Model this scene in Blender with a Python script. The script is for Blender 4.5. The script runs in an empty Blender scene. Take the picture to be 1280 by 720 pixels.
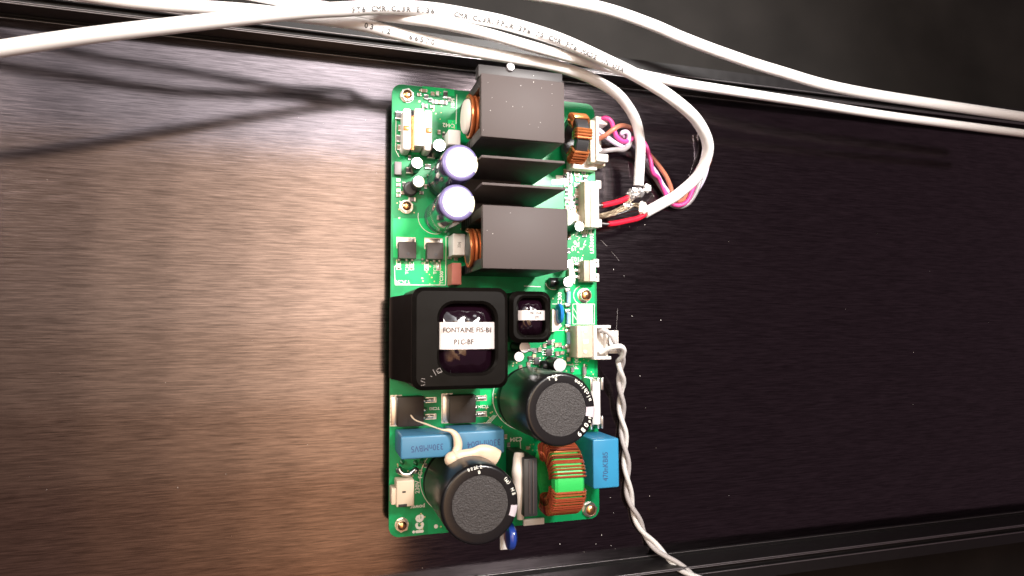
import bpy, bmesh, math, random
from mathutils import Vector, Matrix, Euler
random.seed(7)
PI = math.pi
S = 0.001                      # everything below is laid out in millimetres, board top = z 0
sc = bpy.context.scene
COL = sc.collection

# ------------------------------------------------------------------ camera, world, lamps, exposure
CAM = Vector((-25.346, -89.249, 232.996))
ROT = Euler((0.06366, -0.29407, -0.004576), 'XYZ')
FPX = 807.73                   # focal length in pixels of a 1280 wide picture
cam = bpy.data.cameras.new('camera'); co = bpy.data.objects.new('camera', cam); COL.objects.link(co)
co.location = CAM * S; co.rotation_euler = ROT
cam.sensor_width = 36.0; cam.lens = 36.0 * FPX / 1280.0; cam.clip_start = 0.005; cam.clip_end = 50
cam.dof.use_dof = True; cam.dof.focus_distance = 0.232; cam.dof.aperture_fstop = 20.0
sc.camera = co

w = bpy.data.worlds.new('World'); sc.world = w; w.use_nodes = True
wb = w.node_tree.nodes['Background']; wb.inputs[0].default_value = (1.0, 0.66, 0.80, 1); wb.inputs[1].default_value = 0.10

def area(name, loc, sx, sy, power, col, target=None, spread=180):
    l = bpy.data.lights.new(name, 'AREA'); l.shape = 'RECTANGLE'; l.size = sx * S; l.size_y = sy * S
    l.energy = power; l.color = col; l.spread = math.radians(spread)
    o = bpy.data.objects.new(name, l); COL.objects.link(o); o.location = Vector(loc) * S
    if target is not None:
        d = (Vector(target) - Vector(loc)); o.rotation_euler = d.to_track_quat('-Z', 'Y').to_euler()
    return o
def panel(name, xa, xb, ya, yb, radiance, col):
    sx, sy = xb - xa, yb - ya; return area(name, ((xa + xb) / 2, (ya + yb) / 2, 620), sx, sy, radiance * PI * sx * sy * 1e-6, col)
for xa, xb, k in ((-40, 82, 1.0), (-110, -40, 0.70), (-190, -110, 0.46), (-280, -190, 0.28), (-390, -280, 0.16), (-560, -390, 0.08)):   # ceiling, dimmer to the left
    panel('ceiling_cool', xa, xb, 144, 430, 6.4 * k, (1.0, 1.0, 1.0))
    for ya, yb, rad, col in ((-90, 144, 6.0, (1.0, 0.76, 0.52)), (-180, -90, 4.6, (1.0, 0.72, 0.46)), (-270, -180, 3.0, (1.0, 0.64, 0.36)), (-380, -270, 1.9, (1.0, 0.56, 0.27)), (-560, -380, 1.35, (1.0, 0.50, 0.21))):
        panel('ceiling_warm', xa, xb, ya, yb, rad * k, col)
area('side_fill', (-420, 120, 430), 160, 160, 0.36, (1.0, 0.90, 0.80), (40, 30, 0), 50)   # added soft fill, unseen, brightens the left-hand faces
area('key_lamp', (165, 95, 400), 75, 75, 0.60, (1.0, 0.95, 0.91), (62, 0, 10), 62)      # bright shaded lamp over the upper half

vs = sc.view_settings
vs.view_transform = 'Standard'; vs.look = 'None'; vs.exposure = 0.0; vs.gamma = 1.0; vs.use_curve_mapping = False

# ------------------------------------------------------------------ helpers
RM = ROT.to_matrix()
def W(px, py, z=0.0):
    """point of the plane z seen at a pixel of the photograph"""
    d = RM @ Vector(((px - 640) / FPX, (360 - py) / FPX, -1.0))
    return CAM + d * ((z - CAM.z) / d.z)
def mmpx(px, py, z): return (W(px + 5, py, z) - W(px - 5, py, z)).length / 10
def rectpx(x0, y0, x1, y1, z):
    xm, ym = (x0 + x1) / 2, (y0 + y1) / 2
    return (W(x0, ym, z).x, W(x1, ym, z).x, W(xm, y1, z).y, W(xm, y0, z).y)      # xa, xb, ya, yb

MATS = {}
def mat(name, col, rough=0.5, metal=0.0, spec=0.5, noise=0.0, nscale=400, bump=0.0, bscale=600, coat=0.0, trans=0.0, aniso=0.0, sss=0.0, rvar=0.0):
    m = bpy.data.materials.new(name); m.use_nodes = True; nt = m.node_tree; N = nt.nodes; L = nt.links
    b = N['Principled BSDF']
    b.inputs['Base Color'].default_value = (*col, 1); b.inputs['Roughness'].default_value = rough
    b.inputs['Metallic'].default_value = metal; b.inputs['Specular IOR Level'].default_value = spec
    b.inputs['Coat Weight'].default_value = coat; b.inputs['Transmission Weight'].default_value = trans
    b.inputs['Anisotropic'].default_value = aniso
    if sss: b.inputs['Subsurface Weight'].default_value = sss; b.inputs['Subsurface Radius'].default_value = (0.002, 0.0015, 0.001); b.inputs['Subsurface Scale'].default_value = 1.0
    tc = N.new('ShaderNodeTexCoord')
    if noise or rvar:
        n = N.new('ShaderNodeTexNoise'); n.inputs['Scale'].default_value = nscale; n.inputs['Detail'].default_value = 4
        L.new(tc.outputs['Object'], n.inputs['Vector'])
        if noise:
            mx = N.new('ShaderNodeMix'); mx.data_type = 'RGBA'
            mx.inputs[6].default_value = tuple(c * (1 - noise) for c in col) + (1,)
            mx.inputs[7].default_value = tuple(min(1, c * (1 + noise)) for c in col) + (1,)
            L.new(n.outputs['Fac'], mx.inputs[0]); L.new(mx.outputs[2], b.inputs['Base Color'])
        if rvar:
            mr = N.new('ShaderNodeMapRange'); mr.inputs['To Min'].default_value = max(0.02, rough - rvar); mr.inputs['To Max'].default_value = rough + rvar
            L.new(n.outputs['Fac'], mr.inputs['Value']); L.new(mr.outputs[0], b.inputs['Roughness'])
    if bump:
        n2 = N.new('ShaderNodeTexNoise'); n2.inputs['Scale'].default_value = bscale; n2.inputs['Detail'].default_value = 3
        L.new(tc.outputs['Object'], n2.inputs['Vector'])
        bp = N.new('ShaderNodeBump'); bp.inputs['Strength'].default_value = bump; bp.inputs['Distance'].default_value = 0.0004
        L.new(n2.outputs['Fac'], bp.inputs['Height']); L.new(bp.outputs[0], b.inputs['Normal'])
    MATS[name] = m
    return m

def brushed(name, col, rough):
    """black anodised aluminium, brushed along x"""
    m = bpy.data.materials.new(name); m.use_nodes = True; nt = m.node_tree; N = nt.nodes; L = nt.links
    b = N['Principled BSDF']; b.inputs['Metallic'].default_value = 1.0
    tc = N.new('ShaderNodeTexCoord')
    tg = N.new('ShaderNodeTangent'); tg.direction_type = 'RADIAL'; tg.axis = 'Y'
    mp = N.new('ShaderNodeMapping'); mp.inputs['Scale'].default_value = (110, 2600, 600); L.new(tc.outputs['Object'], mp.inputs[0])
    n = N.new('ShaderNodeTexNoise'); n.inputs['Scale'].default_value = 1.0; n.inputs['Detail'].default_value = 5; n.inputs['Roughness'].default_value = 0.65
    L.new(mp.outputs[0], n.inputs['Vector'])
    mx = N.new('ShaderNodeValToRGB'); mx.color_ramp.elements[0].position = 0.33; mx.color_ramp.elements[1].position = 0.68
    mx.color_ramp.elements[0].color = tuple(c * 0.58 for c in col) + (1,); mx.color_ramp.elements[1].color = tuple(c * 1.36 for c in col) + (1,)
    L.new(n.outputs['Fac'], mx.inputs[0]); L.new(mx.outputs[0], b.inputs['Base Color'])
    mr = N.new('ShaderNodeMapRange'); mr.inputs['To Min'].default_value = rough - 0.04; mr.inputs['To Max'].default_value = rough + 0.06
    L.new(n.outputs['Fac'], mr.inputs['Value']); L.new(mr.outputs[0], b.inputs['Roughness'])
    bp = N.new('ShaderNodeBump'); bp.inputs['Strength'].default_value = 0.10; bp.inputs['Distance'].default_value = 0.00006
    L.new(n.outputs['Fac'], bp.inputs['Height']); L.new(bp.outputs[0], b.inputs['Normal'])
    MATS[name] = m

def pcb(name, c1, c2, rough=0.32):
    m = bpy.data.materials.new(name); m.use_nodes = True; nt = m.node_tree; N = nt.nodes; L = nt.links
    b = N['Principled BSDF']; b.inputs['Roughness'].default_value = rough; b.inputs['Specular IOR Level'].default_value = 0.3
    tc = N.new('ShaderNodeTexCoord')
    v = N.new('ShaderNodeTexVoronoi'); v.distance = 'CHEBYCHEV'; v.inputs['Scale'].default_value = 170; L.new(tc.outputs['Object'], v.inputs['Vector'])
    n = N.new('ShaderNodeTexNoise'); n.inputs['Scale'].default_value = 60; n.inputs['Detail'].default_value = 2; L.new(tc.outputs['Object'], n.inputs['Vector'])
    sep = N.new('ShaderNodeSeparateColor'); L.new(v.outputs['Color'], sep.inputs[0])
    ad = N.new('ShaderNodeMath'); ad.operation = 'MULTIPLY_ADD'; ad.inputs[1].default_value = 0.45; L.new(sep.outputs[0], ad.inputs[0]); L.new(n.outputs['Fac'], ad.inputs[2])
    rp = N.new('ShaderNodeValToRGB'); rp.color_ramp.elements[0].position = 0.45; rp.color_ramp.elements[1].position = 0.95
    rp.color_ramp.elements[0].color = (*c1, 1); rp.color_ramp.elements[1].color = (*c2, 1)
    L.new(ad.outputs[0], rp.inputs[0]); L.new(rp.outputs[0], b.inputs['Base Color'])
    MATS[name] = m

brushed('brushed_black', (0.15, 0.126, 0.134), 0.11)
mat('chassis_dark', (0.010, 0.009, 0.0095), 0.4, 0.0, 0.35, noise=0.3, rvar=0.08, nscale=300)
mat('ridge_edge', (0.35, 0.33, 0.34), 0.35, 0.9)
pcb('mask_green', (0.0015, 0.22, 0.07), (0.002, 0.30, 0.098))
pcb('mask_light', (0.0015, 0.50, 0.135), (0.002, 0.58, 0.165))
mat('board_edge', (0.02, 0.10, 0.05), 0.6)
mat('silk', (0.75, 0.76, 0.70), 0.6)
mat('tin', (0.72, 0.70, 0.68), 0.28, 1.0, bump=0.15, bscale=900)
mat('solder', (0.60, 0.58, 0.56), 0.32, 1.0, bump=0.3, bscale=1500)
mat('brass', (0.80, 0.48, 0.22), 0.25, 1.0)
mat('pad_gold', (0.75, 0.62, 0.36), 0.4, 0.8)
mat('aluminium', (0.88, 0.87, 0.90), 0.38, 1.0, bump=0.03)
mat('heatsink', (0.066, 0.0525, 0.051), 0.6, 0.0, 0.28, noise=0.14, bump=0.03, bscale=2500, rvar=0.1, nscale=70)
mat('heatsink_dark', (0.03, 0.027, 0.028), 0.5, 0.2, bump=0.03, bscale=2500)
mat('slot_black', (0.004, 0.004, 0.004), 0.8)
mat('sleeve_purple', (0.045, 0.038, 0.085), 0.16, 0.0, 0.8, coat=0.5)
mat('sleeve_black', (0.008, 0.008, 0.009), 0.32, 0.0, 0.22, coat=0.06, bump=0.04, bscale=250)
mat('rim_purple', (0.15, 0.13, 0.28), 0.3, 0.2)
mat('rim_black', (0.010, 0.009, 0.010), 0.24, 0.0, 0.5)
mat('stripe_grey', (0.55, 0.50, 0.56), 0.4)
mat('stripe_cream', (0.80, 0.74, 0.52), 0.4)
mat('ferrite_cover', (0.0036, 0.0028, 0.0023), 0.42, 0.0, 0.09, noise=0.4, nscale=120, rvar=0.1, bump=0.1, bscale=150)
mat('tape_purple', (0.007, 0.002, 0.005), 0.1, 0.0, 0.7, coat=0.6, bump=0.55, bscale=130)
mat('label_paper', (0.62, 0.56, 0.55), 0.45, 0.25, bump=0.15, bscale=120)
mat('ink', (0.02, 0.016, 0.016), 0.6)
mat('ink_grey', (0.05, 0.05, 0.055), 0.7)
mat('ink_blue', (0.03, 0.06, 0.16), 0.6)
mat('film_blue', (0.055, 0.19, 0.32), 0.38, bump=0.05, bscale=500)
mat('film_blue_lit', (0.035, 0.27, 0.50), 0.36, bump=0.05, bscale=500)  # lit copy of film_blue: stronger light on the unshadowed capacitor, as colour
mat('film_white', (0.70, 0.70, 0.69), 0.45)
mat('film_red', (0.42, 0.13, 0.10), 0.5, bump=0.05)
mat('mosfet', (0.075, 0.062, 0.060), 0.55, noise=0.15, nscale=900)
mat('mosfet_shaded', (0.020, 0.012, 0.009), 0.45, noise=0.25, nscale=500)  # darker mosfet copy: transformer's shade and warm light put into the colour
mat('copper_wire', (0.66, 0.20, 0.07), 0.26, 0.65)
mat('copper_dark', (0.50, 0.105, 0.045), 0.25, 0.5, coat=0.5)
mat('core_green', (0.03, 0.50, 0.10), 0.4)
mat('core_black', (0.03, 0.03, 0.032), 0.4, bump=0.1)
mat('plastic_white', (0.68, 0.65, 0.62), 0.42, sss=0.1)
mat('plastic_beige', (0.50, 0.42, 0.32), 0.45, sss=0.15)
mat('plastic_cream', (0.58, 0.47, 0.35), 0.45)
mat('bobbin_white', (0.80, 0.76, 0.70), 0.4)
mat('silicone', (0.72, 0.55, 0.40), 0.38, sss=0.3, bump=0.1, bscale=120)
mat('silicone_white', (0.72, 0.66, 0.60), 0.4, sss=0.2, bump=0.1, bscale=150)
mat('jacket_white', (0.82, 0.81, 0.81), 0.4, bump=0.02)
mat('wire_white', (0.76, 0.75, 0.74), 0.4)
mat('wire_grey', (0.27, 0.25, 0.26), 0.42)
mat('wire_silver', (0.48, 0.455, 0.455), 0.42)
mat('copper_mid', (0.70, 0.24, 0.08), 0.25, 0.7)
mat('copper_deep', (0.22, 0.035, 0.02), 0.3, 0.5)
mat('wire_pink', (0.66, 0.06, 0.26), 0.38)
mat('wire_brown', (0.42, 0.15, 0.09), 0.38)
mat('wire_lavender', (0.58, 0.50, 0.66), 0.38)
mat('wire_red', (0.62, 0.012, 0.035), 0.34)
mat('wire_black', (0.012, 0.011, 0.012), 0.3)
mat('braid', (0.28, 0.22, 0.15), 0.4, 0.7, bump=0.6, bscale=2500)
mat('foil', (0.55, 0.54, 0.54), 0.25, 0.85, bump=0.6, bscale=700)
mat('ceramic_blue', (0.02, 0.06, 0.36), 0.22, coat=0.4)
mat('ceramic_sky', (0.02, 0.22, 0.62), 0.25)
mat('resistor_blue', (0.34, 0.52, 0.72), 0.3)
mat('chip', (0.045, 0.042, 0.045), 0.5)
mat('chip_grey', (0.20, 0.18, 0.19), 0.5)
mat('chip_tan', (0.34, 0.25, 0.19), 0.45)
mat('glass_fuse', (0.80, 0.79, 0.78), 0.35)
mat('dust', (0.75, 0.73, 0.70), 0.8)
mat('scratch', (0.32, 0.30, 0.30), 0.6)
mat('chalk', (0.20, 0.18, 0.17), 0.8)
mat('table_dark', (0.016, 0.0145, 0.0135), 0.75, 0.0, 0.2, noise=0.85, nscale=22)

ORG = {}                                          # object -> world origin in mm
class MB:
    """collects shapes (mm, world) into ONE mesh; material index per shape"""
    def __init__(self): self.v = []; self.f = []; self.mi = []; self.sm = []
    def add(self, vs, fs, mi=0, smooth=True):
        o = len(self.v); self.v += [Vector(p) for p in vs]
        for f in fs: self.f.append(tuple(o + i for i in f)); self.mi.append(mi); self.sm.append(smooth)
        return self
    def box(self, xa, xb, ya, yb, za, zb, bev=0.0, mi=0, seg=2, rot=0.0):
        bm = bmesh.new(); bmesh.ops.create_cube(bm, size=1.0)
        cx, cy, cz = (xa + xb) / 2, (ya + yb) / 2, (za + zb) / 2
        for v in bm.verts: v.co = Vector((v.co.x * (xb - xa), v.co.y * (yb - ya), v.co.z * (zb - za)))
        if bev: bmesh.ops.bevel(bm, geom=list(bm.edges), offset=bev, segments=seg, affect='EDGES', profile=0.5)
        R = Matrix.Rotation(rot, 3, 'Z')
        bm.verts.index_update()
        self.add([R @ v.co + Vector((cx, cy, cz)) for v in bm.verts], [[v.index for v in f.verts] for f in bm.faces], mi, True)
        bm.free(); return self
    def lathe(self, c, prof, n=40, mi=0, axis='Z', mis=None, a0=0.0, a1=2 * PI):
        """prof: list of (r, h)"""
        full = abs(a1 - a0 - 2 * PI) < 1e-6; k = n if full else n + 1
        vs = []; fs = []
        def pt(r, h, a):
            x, y = r * math.cos(a), r * math.sin(a)
            if axis == 'Z': return (c[0] + x, c[1] + y, c[2] + h)
            if axis == 'X': return (c[0] + h, c[1] + x, c[2] + y)
            return (c[0] + y, c[1] + h, c[2] + x)
        for r, h in prof:
            for i in range(k): vs.append(pt(max(r, 1e-4), h, a0 + (a1 - a0) * i / n))
        ml = []
        for j in range(len(prof) - 1):
            for i in range(n):
                i2 = (i + 1) % k
                self.add([], [], 0)
                fs.append((j * k + i, j * k + i2, (j + 1) * k + i2, (j + 1) * k + i)); ml.append(mis[j] if mis else mi)
        o = len(self.v); self.v += [Vector(p) for p in vs]
        for f, m in zip(fs, ml): self.f.append(tuple(o + i for i in f)); self.mi.append(m); self.sm.append(True)
        return self
    def prism(self, pts, za, zb, mi=0):
        n = len(pts)
        a = sum(pts[i][0] * pts[(i + 1) % n][1] - pts[(i + 1) % n][0] * pts[i][1] for i in range(n))
        if a < 0: pts = list(reversed(pts))
        vs = [(p[0], p[1], za) for p in pts] + [(p[0], p[1], zb) for p in pts]
        fs = [tuple(range(n - 1, -1, -1)), tuple(range(n, 2 * n))] + [(i, (i + 1) % n, n + (i + 1) % n, n + i) for i in range(n)]
        return self.add(vs, fs, mi, False)
    def tube(self, path, r, n=10, mi=0, closed=False, cap=True):
        """r: number or list of radii (or (ra, rb) flattening in z)"""
        P = [Vector(p) for p in path]; m = len(P); vs = []; fs = []
        up = Vector((0, 0, 1)); prev = None
        for i in range(m):
            if closed: t = (P[(i + 1) % m] - P[i - 1])
            else: t = P[min(i + 1, m - 1)] - P[max(i - 1, 0)]
            if t.length < 1e-9: t = Vector((1, 0, 0))
            t.normalize()
            if prev is None:
                a = up.cross(t)
                if a.length < 1e-3: a = Vector((1, 0, 0)).cross(t)
            else: a = prev - t * prev.dot(t)
            a.normalize(); prev = a; b = t.cross(a)
            ri = r[i] if isinstance(r, (list, tuple)) else r
            ra, rb = ri if isinstance(ri, (list, tuple)) else (ri, ri)
            for k in range(n):
                q = 2 * PI * k / n; vs.append(P[i] + a * (ra * math.cos(q)) + b * (rb * math.sin(q)))
        for i in range(m if closed else m - 1):
            i2 = (i + 1) % m
            for k in range(n): fs.append((i * n + k, i * n + (k + 1) % n, i2 * n + (k + 1) % n, i2 * n + k))
        if cap and not closed: fs += [tuple(range(n - 1, -1, -1)), tuple((m - 1) * n + k for k in range(n))]
        return self.add(vs, fs, mi, True)
    def ball(self, c, rx, ry=None, rz=None, mi=0, n=12, m=8):
        ry = ry or rx; rz = rz or rx; vs = [(c[0], c[1], c[2] - rz)]; fs = []
        for j in range(1, m):
            t = -PI / 2 + PI * j / m
            for i in range(n): vs.append((c[0] + rx * math.cos(t) * math.cos(2 * PI * i / n), c[1] + ry * math.cos(t) * math.sin(2 * PI * i / n), c[2] + rz * math.sin(t)))
        vs.append((c[0], c[1], c[2] + rz)); T = len(vs) - 1
        for i in range(n): fs.append((0, 1 + (i + 1) % n, 1 + i)); fs.append((T, 1 + (m - 2) * n + i, 1 + (m - 2) * n + (i + 1) % n))
        for j in range(m - 2):
            for i in range(n): fs.append((1 + j * n + i, 1 + j * n + (i + 1) % n, 1 + (j + 1) * n + (i + 1) % n, 1 + (j + 1) * n + i))
        return self.add(vs, fs, mi, True)
    def build(self, name, mats, parent=None, origin=None, label=None, sharp=40):
        if isinstance(mats, str): mats = [mats]
        if origin is None:
            xs = [p.x for p in self.v]; ys = [p.y for p in self.v]; zs = [p.z for p in self.v]
            origin = Vector(((min(xs) + max(xs)) / 2, (min(ys) + max(ys)) / 2, min(zs)))
        origin = Vector(origin)
        me = bpy.data.meshes.new(name); me.from_pydata([(p - origin) * S for p in self.v], [], self.f)
        for mn in mats: me.materials.append(MATS[mn])
        for p, mi, sm in zip(me.polygons, self.mi, self.sm): p.material_index = mi; p.use_smooth = sm
        me.update(); me.set_sharp_from_angle(angle=math.radians(sharp))
        return link(name, me, parent, origin, label)

def link(name, me, parent, origin, label=None):
    o = bpy.data.objects.new(name, me); COL.objects.link(o); ORG[o.name] = Vector(origin)
    if parent is not None:
        o.parent = parent; o.location = (Vector(origin) - ORG[parent.name]) * S
    else: o.location = Vector(origin) * S
    if label: o['label'] = label
    return o
def thing(name, loc, label, cat, group=None):
    o = link(name, None, None, loc, label); o['category'] = cat
    if group: o['group'] = group
    return o
def same(src, parent, origin, name=None):
    """another piece with the same mesh"""
    return link(name or src.name.split('.')[0], src.data, parent, origin)

_tc = {}
def text_mesh(s, size, align='CENTER'):
    k = (s, size, align)
    if k not in _tc:
        c = bpy.data.curves.new('t', 'FONT'); c.body = s; c.size = size; c.align_x = align; c.align_y = 'CENTER'; c.resolution_u = 2
        o = bpy.data.objects.new('t', c); COL.objects.link(o)
        bpy.context.view_layer.update()
        me = bpy.data.meshes.new_from_object(o.evaluated_get(bpy.context.evaluated_depsgraph_get()))
        _tc[k] = ([v.co.copy() for v in me.vertices], [tuple(p.vertices) for p in me.polygons])
        bpy.data.objects.remove(o); bpy.data.curves.remove(c); bpy.data.meshes.remove(me)
    return _tc[k]
def add_text(mb, s, pos, size, rot=0.0, sx=1.0, bold=0.0, mi=0, X=None, Y=None, lift=0.0):
    """flat lettering; X, Y: world axes of the text (default horizontal plane, rotated by rot)"""
    vs, fs = text_mesh(s, size); pos = Vector(pos)
    if X is None: X = Vector((math.cos(rot), math.sin(rot), 0)); Y = Vector((-math.sin(rot), math.cos(rot), 0))
    offs = [(0, 0)] if not bold else [(0, 0), (bold, 0), (-bold, 0), (0, bold), (0, -bold)]
    for q, (dx, dy) in enumerate(offs):
        n = X.cross(Y)
        mb.add([pos + X * (v.x * sx + dx) + Y * (v.y + dy) + n * (lift + 0.004 * q) for v in vs], fs, mi, False)
def spline(pts, n=8):
    P = [Vector(p) for p in pts]; P = [P[0] * 2 - P[1]] + P + [P[-1] * 2 - P[-2]]; out = []
    for i in range(1, len(P) - 2):
        a, b, c, d = P[i - 1], P[i], P[i + 1], P[i + 2]
        for k in range(n):
            t = k / n
            out.append(0.5 * ((2 * b) + (c - a) * t + (2 * a - 5 * b + 4 * c - d) * t * t + (3 * b - a - 3 * c + d) * t ** 3))
    out.append(P[-2]); return out
def pxpath(pts, n=8): return spline([W(x, y, z) for x, y, z in pts], n)
def rounded(xa, xb, ya, yb, r, n=6):
    pts = []
    for cx, cy, a in ((xb - r, yb - r, 0), (xa + r, yb - r, 90), (xa + r, ya + r, 180), (xb - r, ya + r, 270)):
        for k in range(n + 1):
            t = math.radians(a + 90 * k / n); pts.append((cx + r * math.cos(t), cy + r * math.sin(t)))
    return pts

# ------------------------------------------------------------------ setting: table top
BW, BL = 80.0, 162.1
FLOOR = -11.6
tb = MB(); tb.box(-900, 1100, -900, 700, -62, -46, 0)
o = tb.build('tabletop', 'table_dark', None, (0, 0, -46)); o['kind'] = 'structure'

# ------------------------------------------------------------------ chassis: extruded black aluminium tray
ch = thing('amplifier_chassis', (40, -81, -45), 'black brushed aluminium chassis tray with grooved rims under the green circuit board', 'chassis')
XA, XB = -260.0, 420.0
yT = W(438, 74, FLOOR).y                                      # inner foot of the far wall
yB = W(740, 701, FLOOR).y                                         # inner edge of the near rim
def xprof(name, pts, m):
    """profile in (y, z), extruded along x"""
    mb = MB(); n = len(pts)
    vs = [(XA, y, z) for y, z in pts] + [(XB, y, z) for y, z in pts]
    a = sum(pts[i][0] * pts[(i + 1) % n][1] - pts[(i + 1) % n][0] * pts[i][1] for i in range(n))
    if a > 0: fs = [tuple(range(n - 1, -1, -1)), tuple(range(n, 2 * n))] + [(i, (i + 1) % n, n + (i + 1) % n, n + i) for i in range(n)]
    else: fs = [tuple(range(n)), tuple(range(2 * n - 1, n - 1, -1))] + [(i, n + i, n + (i + 1) % n, (i + 1) % n) for i in range(n)]
    mb.add(vs, fs, 0, False); return mb.build(name, m, ch)
xprof('floor_plate', [(yB - 8, FLOOR), (yT + 0.02, FLOOR), (yT + 0.02, FLOOR - 4), (yB - 8, FLOOR - 4)], 'brushed_black')
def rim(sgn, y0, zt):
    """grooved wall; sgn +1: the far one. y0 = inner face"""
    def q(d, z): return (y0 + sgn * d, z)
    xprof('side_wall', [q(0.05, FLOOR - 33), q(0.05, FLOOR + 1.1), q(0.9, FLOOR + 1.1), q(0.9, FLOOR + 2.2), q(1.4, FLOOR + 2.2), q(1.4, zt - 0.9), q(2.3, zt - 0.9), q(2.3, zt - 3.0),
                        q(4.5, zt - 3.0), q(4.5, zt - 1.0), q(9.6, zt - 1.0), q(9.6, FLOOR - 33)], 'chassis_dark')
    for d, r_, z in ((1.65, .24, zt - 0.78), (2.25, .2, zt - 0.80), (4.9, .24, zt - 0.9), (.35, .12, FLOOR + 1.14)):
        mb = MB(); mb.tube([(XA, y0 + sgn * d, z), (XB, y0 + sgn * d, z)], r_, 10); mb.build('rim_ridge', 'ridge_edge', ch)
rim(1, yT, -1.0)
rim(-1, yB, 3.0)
# ------------------------------------------------------------------ circuit board
cb = thing('circuit_board', (BW / 2, -BL / 2, FLOOR), 'green amplifier circuit board crowded with capacitors, transformers and black heatsinks', 'circuit board')
mb = MB(); out = rounded(0, BW, -BL, 0, 3.6, 8); mb.prism(out, -1.6, 0)
board = mb.build('board', 'mask_green', cb, sharp=30)

def pour(pxs, name='copper_area'):
    mb = MB(); p = [W(x, y, 0.03) for x, y in pxs]; mb.prism([(q.x, q.y) for q in p], 0.004, 0.035); return mb.build(name, 'mask_light', cb)
pour([(491.5, 273), (556, 273), (559, 300), (559, 325), (491.5, 322)])
pour([(494, 326), (557, 327), (557, 357), (494, 357)])
pour([(528, 107.5), (568, 112), (568, 120), (528, 116)])
pour([(712, 356), (743, 356), (743, 378), (712, 378)])
pour([(716, 218), (743.5, 218), (743.5, 232), (716, 228)])
pour([(692, 412), (719, 405), (719, 440), (692, 440)])
pour([(716, 440), (743, 446), (743, 468), (716, 468)])
pour([(600, 487), (614, 487), (614, 507), (600, 507)])
pour([(560, 150), (571, 150), (571, 163), (560, 163)])
pour([(513, 186), (524, 186), (524, 193), (515, 193)])

# silkscreen lettering and lines
sk = MB()
def silk_text(s, px, py, hpx, rot, bold=0.0, sx=1.0):
    m_ = MB(); p = W(px, py, 0.05); add_text(m_, s, (p.x, p.y, 0.05), hpx * mmpx(px, py, 0) * 1.38, math.radians(rot), sx, bold); m_.build('silkscreen_text', 'silk', cb)
silk_text('T3C50', 503, 352.5, 5, 180, 0.06); silk_text('TC301', 509, 335, 4, 90, 0.04); silk_text('TC300', 544, 335, 4, 90, 0.04); silk_text('TC300', 552, 347, 4.2, 90, 0.05)
silk_text('P103', 721, 324, 5.5, 180, 0.08); silk_text('P102', 733, 289.5, 5, 180, 0.08); silk_text('P101', 733, 212.5, 4.6, 180, 0.06); silk_text('P100', 721, 454, 5, 90, 0.05)
silk_text('LR50693', 740, 304, 4.8, 90, 0.07); silk_text('C', 721, 294, 4, 0, 0.05); silk_text('C442', 561, 156.5, 5, 180, 0.05)
silk_text('HSM', 566, 129, 4.4, 90, 0.07); silk_text('C204', 645, 549, 5, 180, 0.06); silk_text('C300', 700, 373, 5, 90, 0.05); silk_text('R300', 692, 430, 4, 90, 0.03)
silk_text('230V', 522, 609, 5.4, 90, 0.08); silk_text('FC1', 525.5, 592, 5, 90, 0.07); silk_text('power', 522, 633.5, 5, 180, 0.06)
silk_text('ice', 523, 655, 14.5, 90, 0.24, 1.0); silk_text('TC204', 604, 508, 3.4, 180, 0.05); silk_text('TC203', 543, 510.5, 3.4, 180, 0.05)
silk_text('R', 722, 305, 6, 180, 0.05); silk_text('U', 717, 310, 6, 180, 0.05); silk_text('s', 726, 311, 6, 90, 0.05); silk_text('8', 719, 303, 5, 180, .05); silk_text('7', 731, 303, 6, 180, .06)
def sline(pts, wpx=1.0):
    for (x0, y0), (x1, y1) in zip(pts, pts[1:]):
        a, b = W(x0, y0, 0.04), W(x1, y1, 0.04); d = (b - a).normalized(); n = Vector((-d.y, d.x, 0)) * (wpx * 0.5 * 0.29)
        sk.add([a - n, b - n, b + n, a + n], [(0, 1, 2, 3)], 0, False)
sline([(494, 356), (557, 356.3), (557.5, 296), (575, 293)], 1.0); sline([(494, 356), (493, 333), (500, 331)], .9)
sline([(495, 150), (494.5, 188), (499, 196)], 0.9); sline([(571, 118), (570, 155)], 0.9); sline([(556, 165), (553.5, 165), (553.5, 172)], 0.8)
sline([(716, 380), (716, 405), (743, 405), (743, 380), (716, 380)], 0.9); sline([(716, 384), (721, 392)], .8); sline([(716, 392), (721, 400)], .8); sline([(718, 408), (718, 446)], .9)
sline([(650, 549), (651, 562), (640, 562.5)], .9); sline([(655, 357.5), (676, 358.5)], 1.0); sline([(690, 380), (713, 380)], .8); sline([(690, 413), (712, 413)], .8)
sline([(716, 464), (717, 456), (709, 456)], .8); sline([(596, 530), (614, 528)], 1.0)
for k in range(3): sline([(608 + k * 2.4, 528), (617 + k * 2, 519)], .7)
def sarc(cx, cy, r, a0, a1, wpx=1.0, n=20): sline([(cx + r * math.cos(math.radians(a0 + (a1 - a0) * k / n)), cy + r * math.sin(math.radians(a0 + (a1 - a0) * k / n))) for k in range(n + 1)], wpx)
sarc(570, 600, 45, 120, 245, .9); sarc(657, 497, 41, 60, 200, .9); sarc(545, 270, 22.5, 60, 190, .8); sarc(692, 352, 10, 60, 170, .9); sarc(729, 369, 12, 110, 250, 1.2)
p = W(545, 658, .05); sk.lathe((p.x, p.y, 0.045), [(0, 0.01), (0.75, 0.01), (0.75, 0)], 16)
for x, y in ((528, 324), (528, 329), (500, 252)): p = W(x, y, .05); sk.lathe((p.x, p.y, 0.04), [(0.12, 0.01), (0.35, 0.01), (.35, 0)], 10)
sk.build('silkscreen_lines', 'silk', cb, (BW / 2, -BL / 2, 0))['kind'] = 'stuff'

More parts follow.
